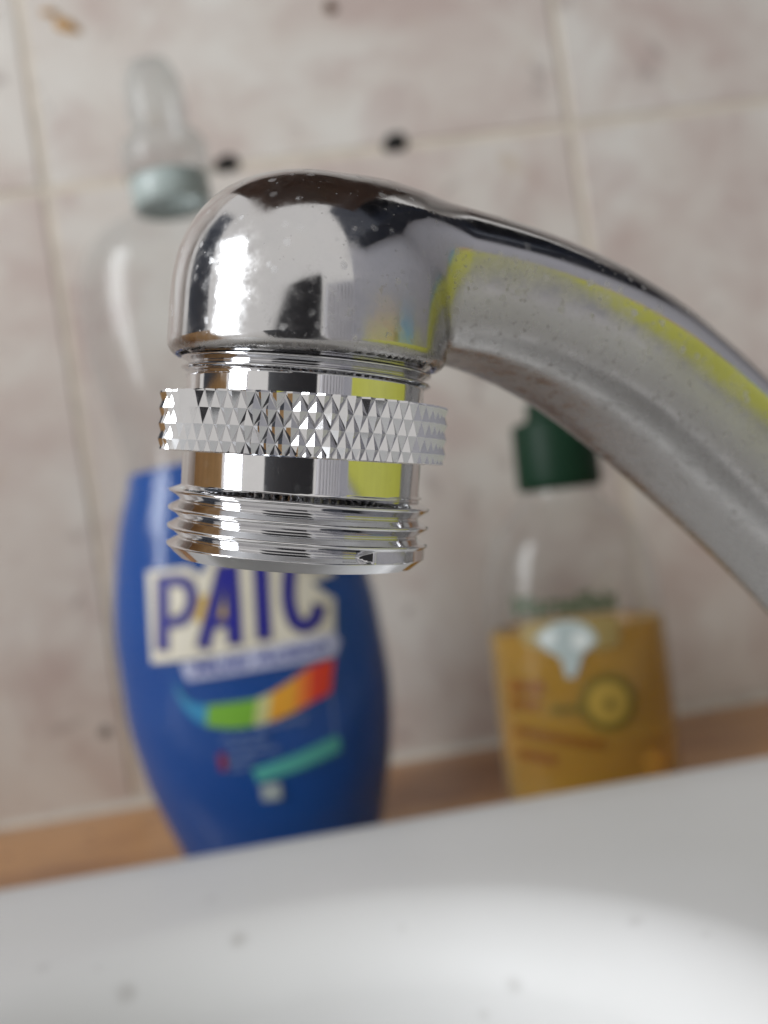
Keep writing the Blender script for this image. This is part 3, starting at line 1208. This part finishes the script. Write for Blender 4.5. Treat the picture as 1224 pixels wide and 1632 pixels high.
up = [(296, 470), (322, 520), (360, 548), (415, 556), (500, 546), (600, 530), (660, 505), (720, 470), (800, 418), (884, 392)]
dn = [(302, 520), (330, 570), (372, 612), (420, 634), (500, 641), (600, 628), (660, 612), (730, 584), (800, 548), (872, 515)]
U2, D2 = smooth_profile(up, 37), smooth_profile(dn, 37)
sw = None
for (i0, i1, m) in ((0, 9, 'teal'), (9, 19, 'green'), (19, 22, 'pale'), (22, 28, 'orange'), (28, 31, 'deeporange'), (31, 36, 'red')):
    pg = [Z5(*U2[i]) for i in range(i0, i1 + 1)] + [Z5(*D2[i]) for i in range(i1, i0 - 1, -1)]
    lab.poly('swoosh_segment', [pg], M[m], 0.13)
lab.poly('slogan_strip', [[Z5(*p) for p in ((582, 792), (740, 738), (888, 676), (908, 690), (908, 738), (760, 796), (604, 842))]], M['mint'], 0.13)
lab.poly('label_line', [[Z5(*p) for p in ((866, 520), (878, 518), (896, 676), (884, 680))]], M['slate'], 0.13)
lab.poly('print_square', [[Z5(*p) for p in ((612, 852), (684, 842), (690, 905), (622, 914))]], M['badge'], 0.13)
lab.poly('red_mark', [[Z5(*p) for p in ((456, 738), (484, 732), (492, 796), (464, 802))]], simple('dull_red_print', (0.20, 0.02, 0.05), 0.4), 0.13)
for y_, xa, xb, hgt in ((632, 600, 790, 22), (664, 470, 640, 16), (692, 500, 650, 16), (724, 500, 690, 18), (752, 500, 600, 16), (780, 500, 570, 16)):
    sl = -0.16
    n_ = max(2, int((xb - xa) / 46))
    for q in range(n_):
        x_0 = xa + (xb - xa) * q / n_; x_1 = xa + (xb - xa) * (q + 0.78) / n_
        lab.poly('small_print', [[Z5(x_0, y_ + sl * (x_0 - 560)), Z5(x_1, y_ + sl * (x_1 - 560)), Z5(x_1, y_ + hgt + sl * (x_1 - 560)), Z5(x_0, y_ + hgt + sl * (x_0 - 560))]], M['slate'], 0.13)

# --- amber soap
B2Y = 302.0
LEAN2 = math.radians(2.2)
o2 = place(947, 1262, B2Y)
amb = thing('hand_soap_bottle', o2, 'small clear soap bottle of amber liquid with dark green cap', 'bottle')
amb.rotation_euler = (0, LEAN2, 0)
rows2 = [(1230, 145, .76), (1100, 147, .76), (1000, 146, .76), (930, 143, .77), (880, 132, .79), (850, 118, .82), (825, 98, .88), (803, 76, .95), (788, 62, 1.0)]
prof2 = [(0.5, 22, 17), (0, 25, 19), (2.2, 27, 20.5)] + profile_from(rows2, o2, LEAN2, 0.10, 947, 1262, lambda h: [(h + 8, 10.5, 10.5)])
N2 = prof2[-1][0] - 8.0
A2, B2 = shell_bottle(amb, o2, prof2, 0.75, profile_from([(992, 1, 1)], o2, 0, 0.10, 947, 1262, lambda h: [])[0][0], (M['clear'], M['amber']))
v, f = rings([(a * 1.06, a * 1.06, N2 + h) for a, h in ((9.5, 2.0), (11.2, 2.0), (11.9, 2.8), (12.1, 5), (11.9, 21), (11.2, 22.6), (8.0, 23.2), (7.4, 24), (7.2, 28), (6.4, 29))], 60, True)
cap2 = auto_sharp(recalc(mesh_obj('cap', v + o2, f, M['green_cap'], amb, o2)), 50)
lab2 = Label(amb, o2, A2, B2, 20.0, LEAN2, (B2Y - 20) / FPX)
lab2.text('name_lettering', 'Marseillais', (826, 985), (984, 968), 32, M['darkgreen'], 0.2, 0.0, None, 0.04)
lab2.poly('label_ground', [[(836, 998), (870, 990), (960, 980), (984, 984), (986, 1026), (960, 1034), (860, 1036), (838, 1028)]], simple('straw_print', (0.27, 0.20, 0.07), 0.5), 0.08)
bd = lab2.poly('badge', [[(856, 1020), (868, 1004), (886, 992), (910, 988), (932, 994), (948, 1010), (950, 1022), (938, 1034), (926, 1044), (922, 1062), (914, 1080), (902, 1080), (898, 1062), (892, 1048), (872, 1038)]], M['badge'], 0.16)
lab2.poly('badge_highlight', [[(914, 1008), (930, 1006), (942, 1018), (930, 1034), (916, 1036), (910, 1022)]], M['badge2'], 0.2, bd)
lab2.poly('badge_highlight', [[(864, 1020), (876, 1006), (888, 1010), (886, 1024), (872, 1030)]], M['badge2'], 0.2, bd)


def disc(cx_, cy_, r, n=28):
    return [(cx_ + r * math.cos(2 * math.pi * i / n), cy_ + r * math.sin(2 * math.pi * i / n)) for i in range(n)]


seal = lab2.poly('seal', [disc(968, 1118, 46)], M['olive'], 0.12)
lab2.poly('seal_face', [disc(968, 1118, 33)], M['gold'], 0.16, seal)
lab2.poly('seal_centre', [disc(970, 1122, 9)], M['olive'], 0.2, seal)
for (x_0, y_0, x_1, y_1, hgt, m) in ((822, 1092, 874, 1088, 20, 'rustprint'), (824, 1122, 866, 1118, 16, 'rustprint'), (880, 1126, 928, 1122, 14, 'olive'), (832, 1166, 962, 1178, 14, 'rustprint'), (838, 1204, 892, 1206, 16, 'rustprint')):
    n_ = max(2, int((x_1 - x_0) / 18))
    for q in range(n_):
        ta, tb = q / n_, (q + 0.8) / n_
        xa, xb = x_0 + (x_1 - x_0) * ta, x_0 + (x_1 - x_0) * tb
        ya, yb = y_0 + (y_1 - y_0) * ta, y_0 + (y_1 - y_0) * tb
        lab2.poly('small_print', [[(xa, ya), (xb, yb), (xb, yb + hgt), (xa, ya + hgt)]], M[m], 0.12)

# ------------------------------------------------------------------ unseen pieces guessed from, or added for, the chrome's reflections
structure(bevel_box('overhead_stand_in', (-140, -40, 400), (270, WALL_Y, 900), M['overhead_wood'], 3, origin=(0, WALL_Y, 430)))  # brown box added overhead for the brown band mirrored in the chrome
wm = window_light.matrix_basis.to_3x3() if False else window_light.rotation_euler.to_matrix()
wx, wy, wz = (np.array(wm.col[i]) for i in range(3))
wc = np.array([-1150.0, -420.0, 480.0])
wfr = None
for (u0, u1, v0, v1) in ((-250, -205, -545, 545), (205, 250, -545, 545), (-205, 205, 500, 545), (-205, 205, -545, -500), (-16, 16, -500, 500), (-205, -16, 130, 160), (16, 205, 130, 160)):
    cs = np.array([wc + wx * u + wy * vv_ + wz * w_ for w_ in (8, 40) for vv_ in (v0, v1) for u in (u0, u1)])
    fc = [(0, 1, 3, 2), (4, 6, 7, 5), (0, 4, 5, 1), (2, 3, 7, 6), (0, 2, 6, 4), (1, 5, 7, 3)]
    o = recalc(mesh_obj('window_frame' if wfr is None else 'glazing_bar', cs, fc, M['white'], wfr, wc, False))
    if wfr is None:
        wfr = structure(o)
structure(bevel_box('side_cabinet', (-640, 0, -300), (-470, 372, 150), M['cabinet'], 4, origin=(-520, 100, -300)))
structure(bevel_box('photographer_stand_in', (-560, -760, -900), (150, -720, 190), M['black'], 4, origin=(-200, -740, -900)))  # dark slab added in place of the photographer mirrored in the chrome
rad = structure(bevel_box('radiator', (190, -745, -700), (640, -730, 120), M['white'], 3, origin=(400, -740, -700)))
for i in range(9):
    x = 200 + i * 48
    bevel_box('fin', (x, -730, -690), (x + 34, -700, 110), M['white'], 6, rad, (400, -740, -700))
box = structure(bevel_box('lime_crate', (205, -125, -60), (300, 190, 2), M['lime'], 5, origin=(250, 10, RIM_Z)))
bevel_box('lid', (212, -115, 2.5), (292, 20, 5), M['peach'], 2, box, (250, 10, RIM_Z))
bevel_box('lid', (212, 40, 2.5), (292, 100, 6), M['skyblue'], 2, box, (250, 10, RIM_Z))
structure(bevel_box('side_wall', (560, -700, -300), (590, WALL_Y, 480), simple('grey_paint', (0.34, 0.335, 0.36), 0.8), 1, origin=(575, 0, -300)))
structure(bevel_box('added_dark_block', (380, -420, 330), (555, 250, 1000), simple('navy_laminate', (0.012, 0.016, 0.03), 0.5), 3, origin=(470, 0, 330)))  # dark block added for the black band along the top of the spout
structure(bevel_box('added_left_panel', (-690, 60, -300), (-650, WALL_Y, 1000), simple('slate_paint', (0.10, 0.12, 0.16), 0.8), 1, origin=(-670, 200, -300)))  # dark panel added to darken the left side of the chrome
bevel_box('base', (209, -121, RIM_Z + 0.2), (296, 186, -60.5), simple('grey_plastic', (0.30, 0.29, 0.31), 0.5), 2, box, (250, 10, RIM_Z))  # grey block added to narrow the lime stripe mirrored on the spout
